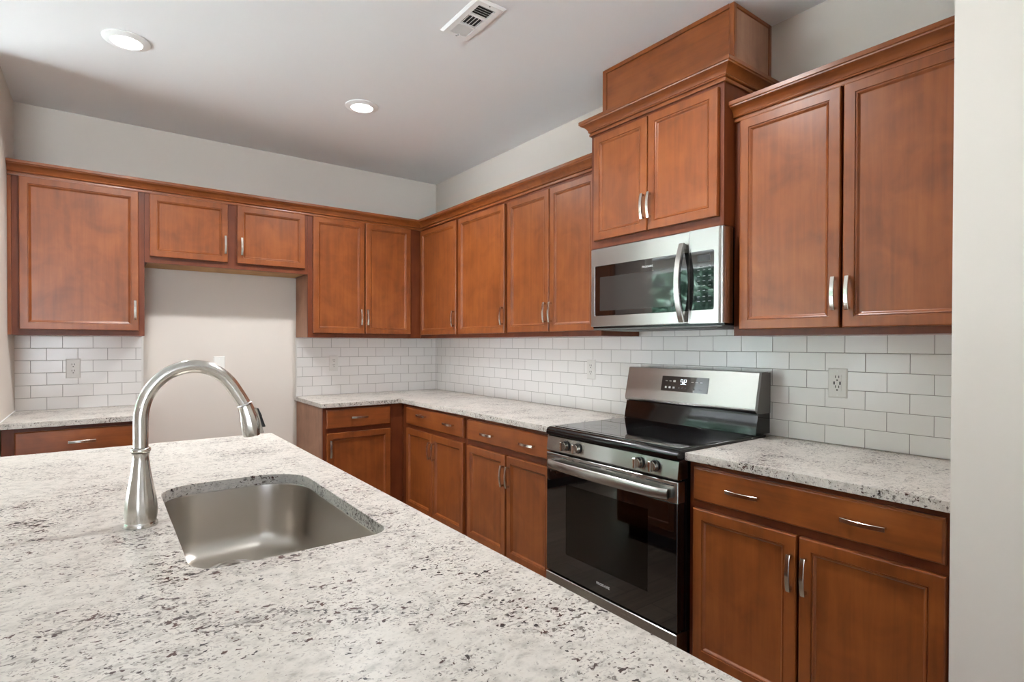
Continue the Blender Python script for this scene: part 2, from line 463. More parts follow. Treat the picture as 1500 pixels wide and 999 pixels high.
def frame_bm(M, u0, u1, w0, w1, v0, v1, stiles=(), rails=(), sl=0.038, sr=0.038, rb=0.038, rtop=0.10):
    """face frame of stiles and rails"""
    bm = new()
    box(bm, (u0, v0, w0), (u0 + sl, v1, w1), M); box(bm, (u1 - sr, v0, w0), (u1, v1, w1), M)
    box(bm, (u0 + sl, v0, w0), (u1 - sr, v1, w0 + rb), M); box(bm, (u0 + sl, v0, w1 - rtop), (u1 - sr, v1, w1), M)
    for a, b in stiles: box(bm, (a, v0, w0 + rb), (b, v1, w1 - rtop), M)
    for a, b in rails: box(bm, (u0 + sl, v0, a), (u1 - sr, v1, b), M)
    return bm
E1 = 0.0006
def cabinet(name, label, group, M, u0, u1, w0, w1, v_frame, fronts, toe=0.0, back=0.001, frame_kw=None, horiz=WOOD_X, cat='cabinet',
            end=None, bottom=None, filler=None):
    """fronts: (kind, u0, u1, w0, w1, [handle (u, w, axis), ...])"""
    t = thing(name, label, cat, M((u0 + u1) / 2, back + 0.1, 0 if toe else w0), group)
    ft = 0.0195; vb = v_frame - ft
    bm = new(); zb = w0 + toe
    # hollow carcass: two sides, bottom, top, back
    p = 0.015
    ea = 0.0035 if end == 'l' else E1; eb = 0.0035 if end == 'r' else E1
    box(bm, (u0 + ea, back, zb), (u0 + p, vb, w1), M); box(bm, (u1 - p, back, zb), (u1 - eb, vb, w1), M)
    box(bm, (u0 + p, back, zb + (0.012 if not toe else 0)), (u1 - p, vb, zb + 0.027), M)
    box(bm, (u0 + p, back, w1 - p), (u1 - p, vb, w1), M); box(bm, (u0 + p, back, zb + 0.027), (u1 - p, back + 0.006, w1 - p), M)
    obj('carcass', bm, WOOD_F, t)
    fk = dict(frame_kw or {})
    obj('face_frame', frame_bm(M, u0 + E1, u1 - E1, zb, w1, vb, v_frame, **fk), WOOD_F, t)
    if toe:
        bm = new(); box(bm, (u0 + E1, v_frame - 0.085, 0.0), (u1 - E1, v_frame - 0.07, zb), M)
        obj('toe_kick', bm, DARK_RECESS, t)
    for kind, a, b, c, d, hs in fronts:
        if kind == 'door': f = obj('door', door_bm(M, a, b, c, d, v_frame + 0.0008), WOOD_V, t)
        else: f = obj('drawer', drawer_bm(M, a, b, c, d, v_frame + 0.0008), horiz, t)
        for hu, hw, ax in hs:
            obj('handle', handle_bm(M, hu, hw, v_frame + 0.0008 + T, ax), NICKEL, f, smooth=0.5)
    if end:                                   # a paler veneered end panel
        for s in end:
            bm = new()
            if s == 'l': box(bm, (u0 + E1, back, zb), (u0 + 0.0033, vb - 0.0004, w1), M)
            else: box(bm, (u1 - 0.0033, back, zb), (u1 - E1, vb - 0.0004, w1), M)
            o = obj('end_panel', bm, VENEER, t); o['label'] = 'paler matte veneered end panel'
    if bottom:
        bm = new(); box(bm, (u0 + p, back, zb), (u1 - p, vb - 0.001, zb + 0.0115), M)
        o = obj('bottom_panel', bm, RAW_MAPLE if bottom == 'raw' else WOOD_X, t)
        if bottom == 'raw': o['label'] = 'pale unfinished wood underside'
    if filler:
        for a, b in filler:
            bm = new(); box(bm, (a, vb, zb), (b, v_frame, w1), M); obj('filler_strip', bm, WOOD_V, t)
    return t

UB, UT, VF = 1.365, 2.312, 0.30          # upper cabinets: bottom, top, face-frame plane
DB, DT = 1.393, 2.236                    # door bottom / top
HZ = 1.505
GU, GB = 'upper cabinets', 'base cabinets'
# back wall, left to right
cabinet('upper_cabinet', 'upper cabinet with one wide door against the left wall, above the left counter', GU, BACK, -2.800, -2.190, UB, UT, VF,
        [('door', -2.768, -2.221, DB + 0.003, DT + 0.007, [(-2.240, 1.519, 'w')])], filler=[(XL + 0.001, -2.8005)], bottom='wood')
cabinet('upper_cabinet', 'short two-door upper cabinet above the empty refrigerator alcove', GU, BACK, -2.190, -1.2085, 1.819, UT, VF,
        [('door', -2.164, -1.729, 1.857, DT + 0.006, [(-1.747, 1.968, 'w')]), ('door', -1.673, -1.231, 1.857, DT + 0.006, [(-1.648, 1.968, 'w')])],
        frame_kw=dict(stiles=[(-1.744, -1.658)]), bottom='raw')
cabinet('upper_cabinet', 'two-door upper cabinet on the back wall between alcove and corner', GU, BACK, -1.2085, -0.3005, UB, UT, VF,
        [('door', -1.174, -0.788, DB + 0.003, DT + 0.006, [(-0.817, 1.521, 'w')]), ('door', -0.779, -0.400, DB + 0.003, DT + 0.006, [(-0.768, 1.521, 'w')])],
        frame_kw=dict(sr=0.10), end='l', bottom='wood')
# right wall, corner to camera
cabinet('upper_cabinet', 'single-door upper cabinet on the range wall, right in the corner', GU, RIGHT, 0.3008, 0.903, UB, UT, VF,
        [('door', 0.325, 0.884, DB - 0.002, DT - 0.006, [(0.866, HZ, 'w')])], frame_kw=dict(sl=0.06), horiz=WOOD_Y, bottom='wood')
cabinet('upper_cabinet', 'single-door upper cabinet, second from the corner on the range wall', GU, RIGHT, 0.903, 1.510, UB, UT, VF,
        [('door', 0.922, 1.491, DB - 0.002, DT - 0.010, [(1.480, HZ - 0.003, 'w')])], horiz=WOOD_Y, bottom='wood')
cabinet('upper_cabinet', 'narrow two-door upper cabinet just left of the microwave', GU, RIGHT, 1.510, 2.338, UB, UT, VF,
        [('door', 1.528, 1.932, DB, DT - 0.012, [(1.911, HZ, 'w')]), ('door', 1.940, 2.312, DB, DT - 0.012, [(1.960, HZ, 'w')])], horiz=WOOD_Y, bottom='wood')
cabinet('upper_cabinet', 'raised two-door cabinet directly above the microwave', GU, RIGHT, 2.3385, 3.0925, 1.808, 2.455, 0.375,
        [('door', 2.371, 2.710, 1.845, 2.370, [(2.697, 1.955, 'w')]), ('door', 2.717, 3.073, 1.845, 2.370, [(2.735, 1.955, 'w')])], horiz=WOOD_Y)
cabinet('upper_cabinet', 'large two-door upper cabinet right of the microwave beside the wall end', GU, RIGHT, 3.0935, 3.929, UB - 0.008, UT, VF,
        [('door', 3.127, 3.509, DB - 0.011, DT - 0.004, [(3.494, 1.502, 'w')]), ('door', 3.518, 3.905, DB - 0.011, DT - 0.004, [(3.540, 1.501, 'w')])],
        horiz=WOOD_Y, bottom='wood')

# bases
BT = 0.8835
WRZ, WDZ = 0.742, 0.711                  # drawer bottom, door top
VBR, VBB = 0.612, 0.622
RL = dict(rails=[(0.700, 0.755)], rb=0.06, rtop=0.045)
cabinet('base_cabinet', 'base cabinet with a drawer under the left counter beside the left wall', GB, BACK, -2.812, -2.192, 0, BT, VBB,
        [('drawer', -2.761, -2.245, WRZ, 0.864, [(-2.488, 0.797, 'u')]), ('door', -2.761, -2.245, 0.15, WDZ, [(-2.275, 0.60, 'w')])], toe=0.1, frame_kw=dict(sl=0.06, sr=0.06, **RL), end='r')
cabinet('base_cabinet', 'base cabinet with one drawer and one door, on the back wall by the corner', GB, BACK, -1.205, -0.6125, 0, BT, VBB,
        [('drawer', -1.182, -0.719, WRZ - 0.004, 0.868, [(-0.957, 0.807, 'u')]), ('door', -1.182, -0.719, 0.15, WDZ - 0.004, [(-1.160, 0.603, 'w')])],
        toe=0.1, frame_kw=dict(sr=0.115, **RL), end='l')
cabinet('base_cabinet', 'two-door base cabinet with wide drawer, first from the corner on the range wall', GB, RIGHT, 0.6232, 1.520, 0, BT, VBR,
        [('drawer', 0.715, 1.497, WRZ, 0.866, [(0.968, 0.822, 'u'), (1.336, 0.808, 'u')]), ('door', 0.715, 1.099, 0.15, WDZ, [(1.084, 0.602, 'w')]),
         ('door', 1.106, 1.493, 0.15, WDZ, [(1.140, 0.602, 'w')])], toe=0.1, frame_kw=dict(sl=0.105, **RL), horiz=WOOD_Y)
cabinet('base_cabinet', 'two-door base cabinet with wide drawer, immediately left of the range', GB, RIGHT, 1.520, 2.336, 0, BT, VBR,
        [('drawer', 1.544, 2.316, WRZ + 0.003, 0.864, [(1.771, 0.800, 'u'), (2.142, 0.798, 'u')]), ('door', 1.544, 1.932, 0.15, WDZ - 0.003, [(1.922, 0.595, 'w')]),
         ('door', 1.948, 2.316, 0.15, WDZ - 0.003, [(1.972, 0.597, 'w')])], toe=0.1, frame_kw=RL, horiz=WOOD_Y)
cabinet('base_cabinet', 'two-door base cabinet with wide drawer, right of the range beside the wall end', GB, RIGHT, 3.108, 3.928, 0, BT, VBR,
        [('drawer', 3.133, 3.901, WRZ - 0.002, 0.865, [(3.337, 0.803, 'u'), (3.711, 0.803, 'u')]), ('door', 3.133, 3.515, 0.15, WDZ - 0.001, [(3.500, 0.592, 'w')]),
         ('door', 3.524, 3.904, 0.15, WDZ - 0.001, [(3.546, 0.593, 'w')])], toe=0.1, frame_kw=RL, horiz=WOOD_Y)

# crown mouldings: profile (out from the frame, height), swept with mitred corners
CROWN = [(0.0005, 0.0), (0.0075, 0.0), (0.0085, 0.005), (0.0075, 0.010), (0.003, 0.011), (0.003, 0.015), (0.010, 0.016), (0.0125, 0.0195), (0.011, 0.023),
         (0.013, 0.026), (0.018, 0.034), (0.026, 0.041), (0.034, 0.045), (0.0385, 0.047), (0.040, 0.051), (0.044, 0.053), (0.044, 0.066), (0.0005, 0.066)]
def crown_bm(path, z):
    """path: (x, y, ox, oy) where (ox, oy) is the mitred outward direction"""
    bm = new()
    rings(bm, [[(x + ox * o * 1.1, y + oy * o * 1.1, z + h * 1.16) for o, h in CROWN] for x, y, ox, oy in path], True, True)
    flatshade(bm); return bm
CZ = 2.2445
o = obj('crown_molding', crown_bm([(XL + 0.001, -VF, 0, -1), (-VF, -VF, -1, -1), (-VF, -2.3375, -1, 0)], CZ), WOOD_X, loc=(-VF, -VF, CZ), smooth=0.6)
tag(o, 'long crown molding topping the back wall and corner upper cabinets', 'crown molding', 'cabinet crown moldings', 'thing')
o = obj('crown_molding', crown_bm([(-VF, -3.0945, -1, 0), (-VF, -3.929, -1, 0)], CZ - 0.0095), WOOD_Y, loc=(-VF, -3.5, CZ), smooth=0.6)
tag(o, 'crown molding topping the large cabinet at the right wall end', 'crown molding', 'cabinet crown moldings', 'thing')
o = obj('crown_molding', crown_bm([(0.0005, -2.338, 0, 1), (-0.376, -2.338, -1, 1), (-0.376, -3.0935, -1, -1), (0.0005, -3.0935, 0, -1)], 2.388), WOOD_Y,
        loc=(-0.376, -2.72, 2.39), smooth=0.6)
tag(o, 'highest crown molding, wrapping the raised cabinet above the microwave', 'crown molding', 'cabinet crown moldings', 'thing')

# boxed duct cover between that cabinet and the ceiling
db = thing('duct_cover', 'brown wood box covering the duct above the microwave cabinet, up to the ceiling', 'duct cover', (-0.15, -2.7, 2.466))
BX, BY0, BY1, BZ0, BZ1 = -0.290, -2.345, -3.078, 2.466, CEIL - 0.001
bm = new(); box(bm, (BX, BY0, BZ0), (BX + 0.012, BY1, BZ1)); obj('front_panel', bm, WOOD_Y, db)
for y in (BY0, BY1):
    s = 1 if y == BY0 else -1
    bm = new(); box(bm, (BX + 0.012, y, BZ0), (0.004, y - s * 0.012, BZ1)); obj('side_panel', bm, VENEER if s < 0 else WOOD_V, db)
def strip(a, b): bm = new(); box(bm, a, b, bev=0.0015); obj('edge_trim', bm, WOOD_V, db)
q = 0.006; w_ = 0.017
strip((BX - q, BY0 + q, BZ0), (BX, BY0 - w_, BZ1)); strip((BX, BY0, BZ0), (BX + w_, BY0 + q, BZ1))
strip((BX - q, BY1 - q, BZ0), (BX, BY1 + w_, BZ1)); strip((BX, BY1 - q, BZ0), (BX + w_, BY1, BZ1))
strip((-0.016, BY1 - q, BZ0), (0.004, BY1, BZ1)); strip((BX - q, BY0 - w_ - E1, BZ1 - w_), (BX, BY1 + w_ + E1, BZ1))
strip((BX + w_ + E1, BY1 - q, BZ1 - w_), (-0.0165, BY1, BZ1))

# ---------------------------------------------------------------- countertops
CT0, CT1 = 0.884, 0.914
def counter(poly, label, loc):
    bm = new(); prism(bm, poly, CT0, CT1, bev=0.0025)
    return tag(obj('countertop', bm, GRANITE, loc=loc, smooth=0.5), label, 'countertop', 'granite countertops')
counter([(XL + 0.001, -0.0005), (-2.188, -0.0005), (-2.188, -0.652), (XL + 0.001, -0.652)], 'short granite countertop in the left corner, left of the alcove', (-2.5, -0.3, CT0))
counter([(-1.220, -0.0005), (-1.220, -0.652), (-0.640, -0.652), (-0.640, -2.337), (-0.0005, -2.337), (-0.0005, -0.0005)],
        'L-shaped granite countertop turning the corner, from alcove to range', (-0.3, -0.3, CT0))
counter([(-0.0005, -3.105), (-0.642, -3.105), (-0.642, -3.929), (-0.0005, -3.929)], 'granite countertop section right of the range', (-0.3, -3.5, CT0))

# island: slab with a sink cut-out
IX0, IX1, IY0, IY1 = -2.97, -1.785, -4.22, -1.715
SX0, SX1, SY0, SY1 = -2.278, -1.902, -3.262, -2.548
def sinkloop(g=0.0, n=8, rs=0.0):
    return rrect(SX0 - g, SX1 + g, SY0 - g, SY1 + g, [0.125 + g - rs, 0.095 + g - rs, 0.06 + g - rs * 0.6, 0.045 + g - rs * 0.5], n)
bm = new()
outer = rrect(IX0, IX1, IY0, IY1, 0.008, 3)
hole = sinkloop()
def ringface(z, up_):
    ov = [bm.verts.new((x, y, z)) for x, y in outer]; hv = [bm.verts.new((x, y, z)) for x, y in hole]
    es = [bm.edges.new((L[k], L[(k + 1) % len(L)])) for L in (ov, hv) for k in range(len(L))]
    bmesh.ops.triangle_fill(bm, use_beauty=True, use_dissolve=False, edges=es)
    return ov, hv
to, th_ = ringface(CT1, 1); bo, bh = ringface(CT0, -1)
for A, B in ((to, bo), (th_, bh)):
    n = len(A)
    for k in range(n): bm.faces.new((A[k], A[(k + 1) % n], B[(k + 1) % n], B[k]))
for f in list(bm.faces):
    c = f.calc_center_median()
    if abs(f.normal.z) > 0.5 and SX0 + 0.05 < c.x < SX1 - 0.05 and SY0 + 0.05 < c.y < SY1 - 0.05:
        if all(abs(v.co.x - SX0) < 0.4 and SX0 - 1e-4 <= v.co.x <= SX1 + 1e-4 and SY0 - 1e-4 <= v.co.y <= SY1 + 1e-4 for v in f.verts): bm.faces.remove(f)
bmesh.ops.recalc_face_normals(bm, faces=bm.faces)
bev_e = [e for e in bm.edges if len(e.link_faces) == 2 and abs(e.verts[0].co.z - CT1) < 1e-5 and abs(e.verts[1].co.z - CT1) < 1e-5 and abs(e.link_faces[0].normal.dot(e.link_faces[1].normal)) < 0.5]
bmesh.ops.bevel(bm, geom=bev_e, offset=0.0025, segments=2, affect='EDGES', profile=0.5)
tag(obj('countertop', bm, GRANITE, loc=(-2.4, -2.9, CT0), smooth=0.5), 'large foreground granite island top holding the sink and faucet', 'countertop', 'granite countertops')

ib = thing('island_base', 'brown wood base carrying the granite island top', 'kitchen island', (-2.3, -2.95, 0))
bm = new(); z1 = CT0 - 0.0005
bx0, bx1, by0, by1 = -2.60, -1.825, -4.18, -1.755
for a, b in (((bx0, by0, 0.1), (bx0 + 0.018, by1, z1)), ((bx1 - 0.018, by0, 0.1), (bx1, by1, z1)), ((bx0 + 0.018, by0, 0.1), (bx1 - 0.018, by0 + 0.018, z1)),
             ((bx0 + 0.018, by1 - 0.018, 0.1), (bx1 - 0.018, by1, z1)), ((bx0 + 0.018, by0 + 0.018, 0.1), (bx1 - 0.018, by1 - 0.018, 0.118))): box(bm, a, b)
obj('carcass', bm, WOOD_V, ib)
bm = new(); box(bm, (bx0 + 0.06, by0 + 0.05, 0), (bx1 - 0.07, by1 - 0.05, 0.1)); obj('toe_kick', bm, DARK_RECESS, ib)
IM = lambda u, v, w: Vector((bx1 + v, u, w))
for k in range(5):
    a = by0 + 0.02 + k * (by1 - by0 - 0.04) / 5; b = by0 + 0.02 + (k + 1) * (by1 - by0 - 0.04) / 5
    obj('door', door_bm(IM, a + 0.006, b - 0.006, 0.15, WDZ, 0.0005), WOOD_V, ib)
    obj('drawer', drawer_bm(IM, a + 0.006, b - 0.006, WRZ, 0.865, 0.0005), WOOD_Y, ib)

# ---------------------------------------------------------------- sink
sk = thing('kitchen_sink', 'undermount stainless steel sink set into the island top', 'sink', (-2.09, -2.905, 0.70))
bm = new()
prof = [(0.022, 0.0, 0.0), (0.003, 0.0, 0.0), (0.0005, -0.004, 0.0), (-0.002, -0.05, 0.0), (-0.005, -0.135, 0.0), (-0.009, -0.156, 0.0), (-0.02, -0.174, 0.0), (-0.036, -0.183, 0.0), (-0.052, -0.186, 0.01)]
zt = CT0 - 0.0008
loops = [[(x, y, zt + dz) for x, y in sinkloop(g, 8, rs)] for g, dz, rs in prof]
cx, cy = -2.115, -2.675
lastl = loops[-1]
for s, dz in ((0.75, -0.188), (0.55, -0.190)):
    loops.append([(cx + (x - cx) * s, cy + (y - cy) * s, zt + dz) for x, y, z in lastl])
loops.append([(cx + 0.056 * math.cos(math.atan2(y - cy, x - cx)), cy + 0.056 * math.sin(math.atan2(y - cy, x - cx)), zt - 0.1915) for x, y, z in lastl])
vs = rings(bm, loops, True, False)
obj('basin', bm, SINK_STEEL, sk, smooth=1.0)
bm = new()
DX, DY, DZ = cx, cy, zt - 0.1915
lathe(bm, [(0.058, 0.0), (0.058, 0.002), (0.052, 0.003), (0.044, 0.001), (0.040, -0.012), (0.038, -0.03)], (DX, DY, DZ), 36, caps=False)
dr = obj('drain', bm, CHROME, sk, smooth=0.8)
bm = new(); lathe(bm, [(0.039, -0.03), (0.039, -0.026), (0.006, -0.024), (0.005, -0.006), (0.0005, -0.005)], (DX, DY, DZ), 28); obj('strainer', bm, GREY_MATTE, dr, smooth=0.8)

# ---------------------------------------------------------------- faucet
FX, FY = -2.336, -2.90
fa = thing('kitchen_faucet', 'tall stainless gooseneck faucet standing on the island beside the sink', 'faucet', (FX, FY, CT1))
bm = new()
fl = lambda r, z, a: r * (1 + 0.018 * math.cos(10 * a) * max(0, min(1, (z - 0.012) / 0.02)) * max(0, min(1, (0.155 - z) / 0.03)))
lathe(bm, [(r * 0.85, z) for r, z in [(0.0385, 0.0003), (0.0385, 0.003), (0.0375, 0.008), (0.036, 0.0095), (0.0355, 0.011), (0.0355, 0.014), (0.0368, 0.028), (0.0365, 0.042), (0.034, 0.062), (0.0295, 0.085),
           (0.0248, 0.108), (0.0212, 0.128), (0.0192, 0.145), (0.0188, 0.155), (0.0205, 0.163)]], (FX, FY, CT1), 60, flute=fl)
obj('base', bm, FAUCET, fa, smooth=1.2)
bm = new(); lathe(bm, [(r * 0.85, z) for r, z in [(0.0203, 0.1632), (0.0228, 0.166), (0.0232, 0.170), (0.0215, 0.1735), (0.0178, 0.1745)]], (FX, FY, CT1), 48); obj('collar', bm, FAUCET, fa, smooth=1.0)
cl = [(-2.336, 1.0888), (-2.336, 1.112), (-2.336, 1.140), (-2.3345, 1.166), (-2.328, 1.194), (-2.315, 1.220), (-2.2935, 1.2445), (-2.2665, 1.2605), (-2.236, 1.2670), (-2.2055, 1.2625), (-2.178, 1.2475), (-2.1565, 1.2255), (-2.1405, 1.2), (-2.1255, 1.1735)]
def smoothpath(P, k=4):
    out = []
    for i in range(len(P) - 1):
        p0 = Vector(P[max(i - 1, 0)]); p1 = Vector(P[i]); p2 = Vector(P[i + 1]); p3 = Vector(P[min(i + 2, len(P) - 1)])
        for j in range(k):
            t = j / k
            out.append(0.5 * ((2 * p1) + (-p0 + p2) * t + (2 * p0 - 5 * p1 + 4 * p2 - p3) * t * t + (-p0 + 3 * p1 - 3 * p2 + p3) * t ** 3))
    out.append(Vector(P[-1])); return out
pth = smoothpath([(x, FY, z) for x, z in cl])
bm = new(); tube(bm, pth, [0.0147 + 0.0008 * i / len(pth) for i in range(len(pth))], 28); obj('spout', bm, FAUCET, fa, smooth=1.0)
def hdir(d):                      # the head straightens from the spout's slant towards plumb
    k = min(1, max(0, d / 0.06)); return Vector((0.42 * (1 - k) + 0.10 * k, 0, -1)).normalized()
HP = [Vector((-2.1255, FY, 1.1735))]
for k in range(90): HP.append(HP[-1] + hdir(k * 0.001) * 0.001)
def hp(d): return HP[min(90, int(round(d * 1000)))]
bm = new(); tube(bm, [HP[0] + hdir(0) * d for d in (0.0003, 0.002, 0.004, 0.0055)], [0.0162, 0.0180, 0.0180, 0.0162], 28); obj('trim_ring', bm, CHROME, fa, smooth=0.6)
bm = new()
tube(bm, [hp(d) for d in (0.006, 0.012, 0.022, 0.035, 0.048, 0.060, 0.070, 0.078, 0.083)] + [hp(0.083) + hdir(0.08) * 0.0005],
     [0.0165, 0.0172, 0.0186, 0.0204, 0.0216, 0.0218, 0.0208, 0.0196, 0.0184, 0.015], 40, flute=lambda r, i, a: r * (1 + 0.022 * math.cos(10 * a)))
sh = obj('spray_head', bm, FAUCET, fa, smooth=1.0)
def along(d, o_, y):
    t = hdir(d); return hp(d) + Vector((-t.z, 0, t.x)) * o_ + Vector((0, y, 0))
def pad(d0, d1, o0, o1, hy, name, m):
    bm = new(); vv = []
    for d, oo in ((d0, o0), (d1, o1)):
        for q in (0.012, oo):
            for y in (-hy, hy): vv.append(bm.verts.new(along(d, q, y)))
    a0, a1, b0, b1, c0, c1, d0_, d1_ = vv
    for f in ((a0, a1, b1, b0), (c0, c1, d1_, d0_), (a0, c0, d0_, b0), (a1, c1, d1_, b1), (b0, d0_, d1_, b1), (a0, a1, c1, c0)): bm.faces.new(f)
    bmesh.ops.bevel(bm, geom=list(bm.edges), offset=0.001, segments=1, affect='EDGES')
    return obj(name, bm, m, sh)
pad(0.020, 0.080, 0.0225, 0.0275, 0.0085, 'button_plate', FAUCET)
pad(0.022, 0.042, 0.0258, 0.0295, 0.006, 'spray_button', BLACK_MATTE)
pad(0.042, 0.066, 0.0285, 0.0335, 0.006, 'spray_button', BLACK_MATTE)

# ---------------------------------------------------------------- range
RY0, RY1 = -2.349, -3.1035
rg = thing('kitchen_range', 'freestanding stainless electric range with black glass top', 'range', (-0.35, -2.726, 0))
R0, R1 = 2.349, 3.1035
M = RIGHT
bm = new(); box(bm, (R0 + 0.003, 0.03, 0.02), (R0 + 0.018, 0.635, 0.905), M); box(bm, (R1 - 0.018, 0.03, 0.02), (R1 - 0.003, 0.635, 0.905), M)
box(bm, (R0 + 0.018, 0.03, 0.02), (R1 - 0.018, 0.045, 0.905), M); box(bm, (R0 + 0.018, 0.045, 0.02), (R1 - 0.018, 0.635, 0.04), M)
obj('body', bm, BLACK_ENAMEL, rg)
for a in (R0 + 0.05, R1 - 0.05):
    for v in (0.1, 0.58):
        bm = new(); lathe(bm, [(0.018, 0), (0.018, 0.008), (0.008, 0.010), (0.008, 0.0205)], (-v, -a, 0), 16); obj('foot', bm, BLACK_MATTE, rg)
# cooktop with rolled front lip
bm = new()
lipprof = [(0.06, 0.905), (0.06, 0.924), (0.655, 0.924), (0.668, 0.9225), (0.678, 0.918), (0.684, 0.910), (0.686, 0.900), (0.684, 0.889), (0.678, 0.885), (0.640, 0.885), (0.640, 0.905)]
rings(bm, [[(u, v, w) for v, w in lipprof] for u in (R0, R0 + 0.0002, R1 - 0.0002, R1)], True, True, M)
flatshade(bm)
ck = obj('cooktop_frame', bm, BLACK_ENAMEL, rg, smooth=0.7)
bm = new(); prism(bm, rrect(R0 + 0.014, R1 - 0.014, 0.10, 0.648, 0.012, 4), 0.9242, 0.9265, lambda a, b, c: RIGHT(a, b, c), 0.0007)
gt = obj('glass_top', bm, BLACK_GLASS, rg)
CERAMIC = plain('ceramic_cooktop_glass', lin(9, 9, 10), 0.015)
CERAMIC.node_tree.nodes['Principled BSDF'].inputs['IOR'].default_value = 2.3
gt.data.materials[0] = CERAMIC
RINGM = plain('burner_ring_print', lin(46, 46, 48), 0.12)
for (u, v), r in zip(((2.53, 0.50), (2.92, 0.50), (2.54, 0.24), (2.92, 0.25)), (0.075, 0.115, 0.09, 0.075)):
    bm = new()
    for rr in (r, r * 0.62):
        lo = [[(-v + (rr + d) * math.cos(2 * PI * k / 60), -u + (rr + d) * math.sin(2 * PI * k / 60), 0.92665) for k in range(60)] for d in (0, 0.0018)]
        rings(bm, lo, True, False)
    obj('burner_ring', bm, RINGM, gt)
# backguard
bm = new()
rings(bm, [[(u, v, w) for v, w in ((0.02, 0.9268), (0.136, 0.9268), (0.1345, 0.936), (0.129, 0.965), (0.1205, 1.000), (0.117, 1.018), (0.02, 1.018))] for u in (R0 + 0.004, R1 - 0.004)], True, True, M)
flatshade(bm); obj('backguard_riser', bm, plain('black_gloss_enamel', lin(9, 9, 10), 0.08, 0, 0.45), rg, smooth=0.8)
bgprof = [(0.025, 1.0185), (0.105, 1.0185), (0.117, 1.020), (0.1265, 1.025), (0.131, 1.033), (0.1315, 1.042), (0.0985, 1.192), (0.0965, 1.197), (0.09, 1.1985), (0.025, 1.1985)]
bm = new(); rings(bm, [[(u, v, w) for v, w in bgprof] for u in (R0 + 0.004, R1 - 0.010)], True, True, M); flatshade(bm)
bgp = obj('backguard', bm, STEEL, rg, smooth=0.7)
for u0_, u1_ in ((R1 - 0.0098, R1 + 0.0),):
    bm = new(); rings(bm, [[(u, v - 0.0015, w - 0.001) for v, w in bgprof] for u in (u0_, u1_)], True, True, M); flatshade(bm); obj('end_cap', bm, GREY_MATTE, rg)
# control display on the sloping face
sl = Vector((0.0985 - 0.1315, 0, 1.192 - 1.042)); L_ = math.hypot(sl.x, sl.z)
def onface(u, s, d):     # s = 0..1 up the slope, d = outwards
    nv, nw = 0.15 / L_, 0.033 / L_
    return RIGHT(u, 0.1315 + sl.x * s + nv * d, 1.042 + sl.z * s + nw * d)
bm = new(); lo = []
for d in (0.0002, 0.0012): lo.append([onface(u, s, d) for u, s in ((2.583, 0.30), (2.851, 0.30), (2.851, 0.79), (2.583, 0.79))])
rings(bm, lo, True, True); flatshade(bm)
dsp = obj('display', bm, BLACK_GLASS, bgp)
def dash(us, s, w, h, m, name):
    bm = new()
    for u in us:
        rings(bm, [[onface(u + a, s + b, d) for a, b in ((-w, -h), (w, -h), (w, h), (-w, h))] for d in (0.0013, 0.0015)], True, True)
    flatshade(bm); obj(name, bm, m, dsp)
for u in (2.612, 2.635): dash((u,), 0.63, 0.0065, 0.009, LETTER, 'key_marking')
dash((2.659,), 0.63, 0.007, 0.03, LETTER, 'key_marking')
for u in (2.612, 2.635, 2.659): dash((u,), 0.42, 0.006, 0.03, LETTER, 'key_marking')
for u in (2.763, 2.787, 2.812): dash((u,), 0.63, 0.007, 0.008, LETTER, 'key_marking')
for u in (2.69, 2.708, 2.729): dash((u,), 0.42, 0.003, 0.02, DIM_LETTER, 'key_marking')
for u in (2.775, 2.81): dash((u,), 0.40, 0.006, 0.01, DIM_LETTER, 'key_marking')
bm = new()                                                # lit clock: two small seven-segment digits
def seg(u, s, a, b): rings(bm, [[onface(u + x, s + y, d) for x, y in ((-a, -b), (a, -b), (a, b), (-a, b))] for d in (0.0013, 0.0015)], True, True)
for u in (2.702, 2.722):
    for s in (0.545, 0.62, 0.695): seg(u, s, 0.0062, 0.007)
    for s in (0.583, 0.657):
        seg(u - 0.006 if (u < 2.71) == (s > 0.6) else u + 0.006, s, 0.0012, 0.04); seg(u + 0.006 if u < 2.71 else u - 0.006, s, 0.0012, 0.04)
flatshade(bm); obj('clock_digits', bm, DISPLAY, dsp)
# control panel with knobs
bm = new(); rings(bm, [[(u, v, w) for v, w in ((0.62, 0.8845), (0.670, 0.8845), (0.6745, 0.880), (0.6825, 0.816), (0.679, 0.811), (0.62, 0.811))] for u in (R0, R1 - 0.002)], True, True, M)
flatshade(bm); cp = obj('control_panel', bm, STEEL, rg)
for u in (2.483, 2.562, 2.918, 2.994):
    bm = new(); c = RIGHT(u, 0.6800, 0.849)
    lathe(bm, [(0.0225, -0.0005), (0.0225, -0.004), (0.021, -0.0045)], c, 32, axis=0); kb = obj('knob', bm, BLACK_MATTE, rg, smooth=0.6)
    bm = new(); lathe(bm, [(0.0205, -0.0047), (0.0205, -0.008), (0.0195, -0.020), (0.0185, -0.022), (0.0005, -0.022)], c, 32, axis=0)
    obj('knob_skirt', bm, NICKEL, kb, smooth=0.6)
    bm = new(); box(bm, (c.x - 0.036, c.y - 0.0065, c.z - 0.0205), (c.x - 0.0222, c.y + 0.0065, c.z + 0.0205), bev=0.002); obj('grip', bm, NICKEL, kb)
    bm = new(); box(bm, (c.x + 0.0002, c.y - 0.0006, c.z + 0.024), (c.x - 0.0006, c.y + 0.0006, c.z + 0.029)); obj('index_mark', bm, BLACK_MATTE, kb)
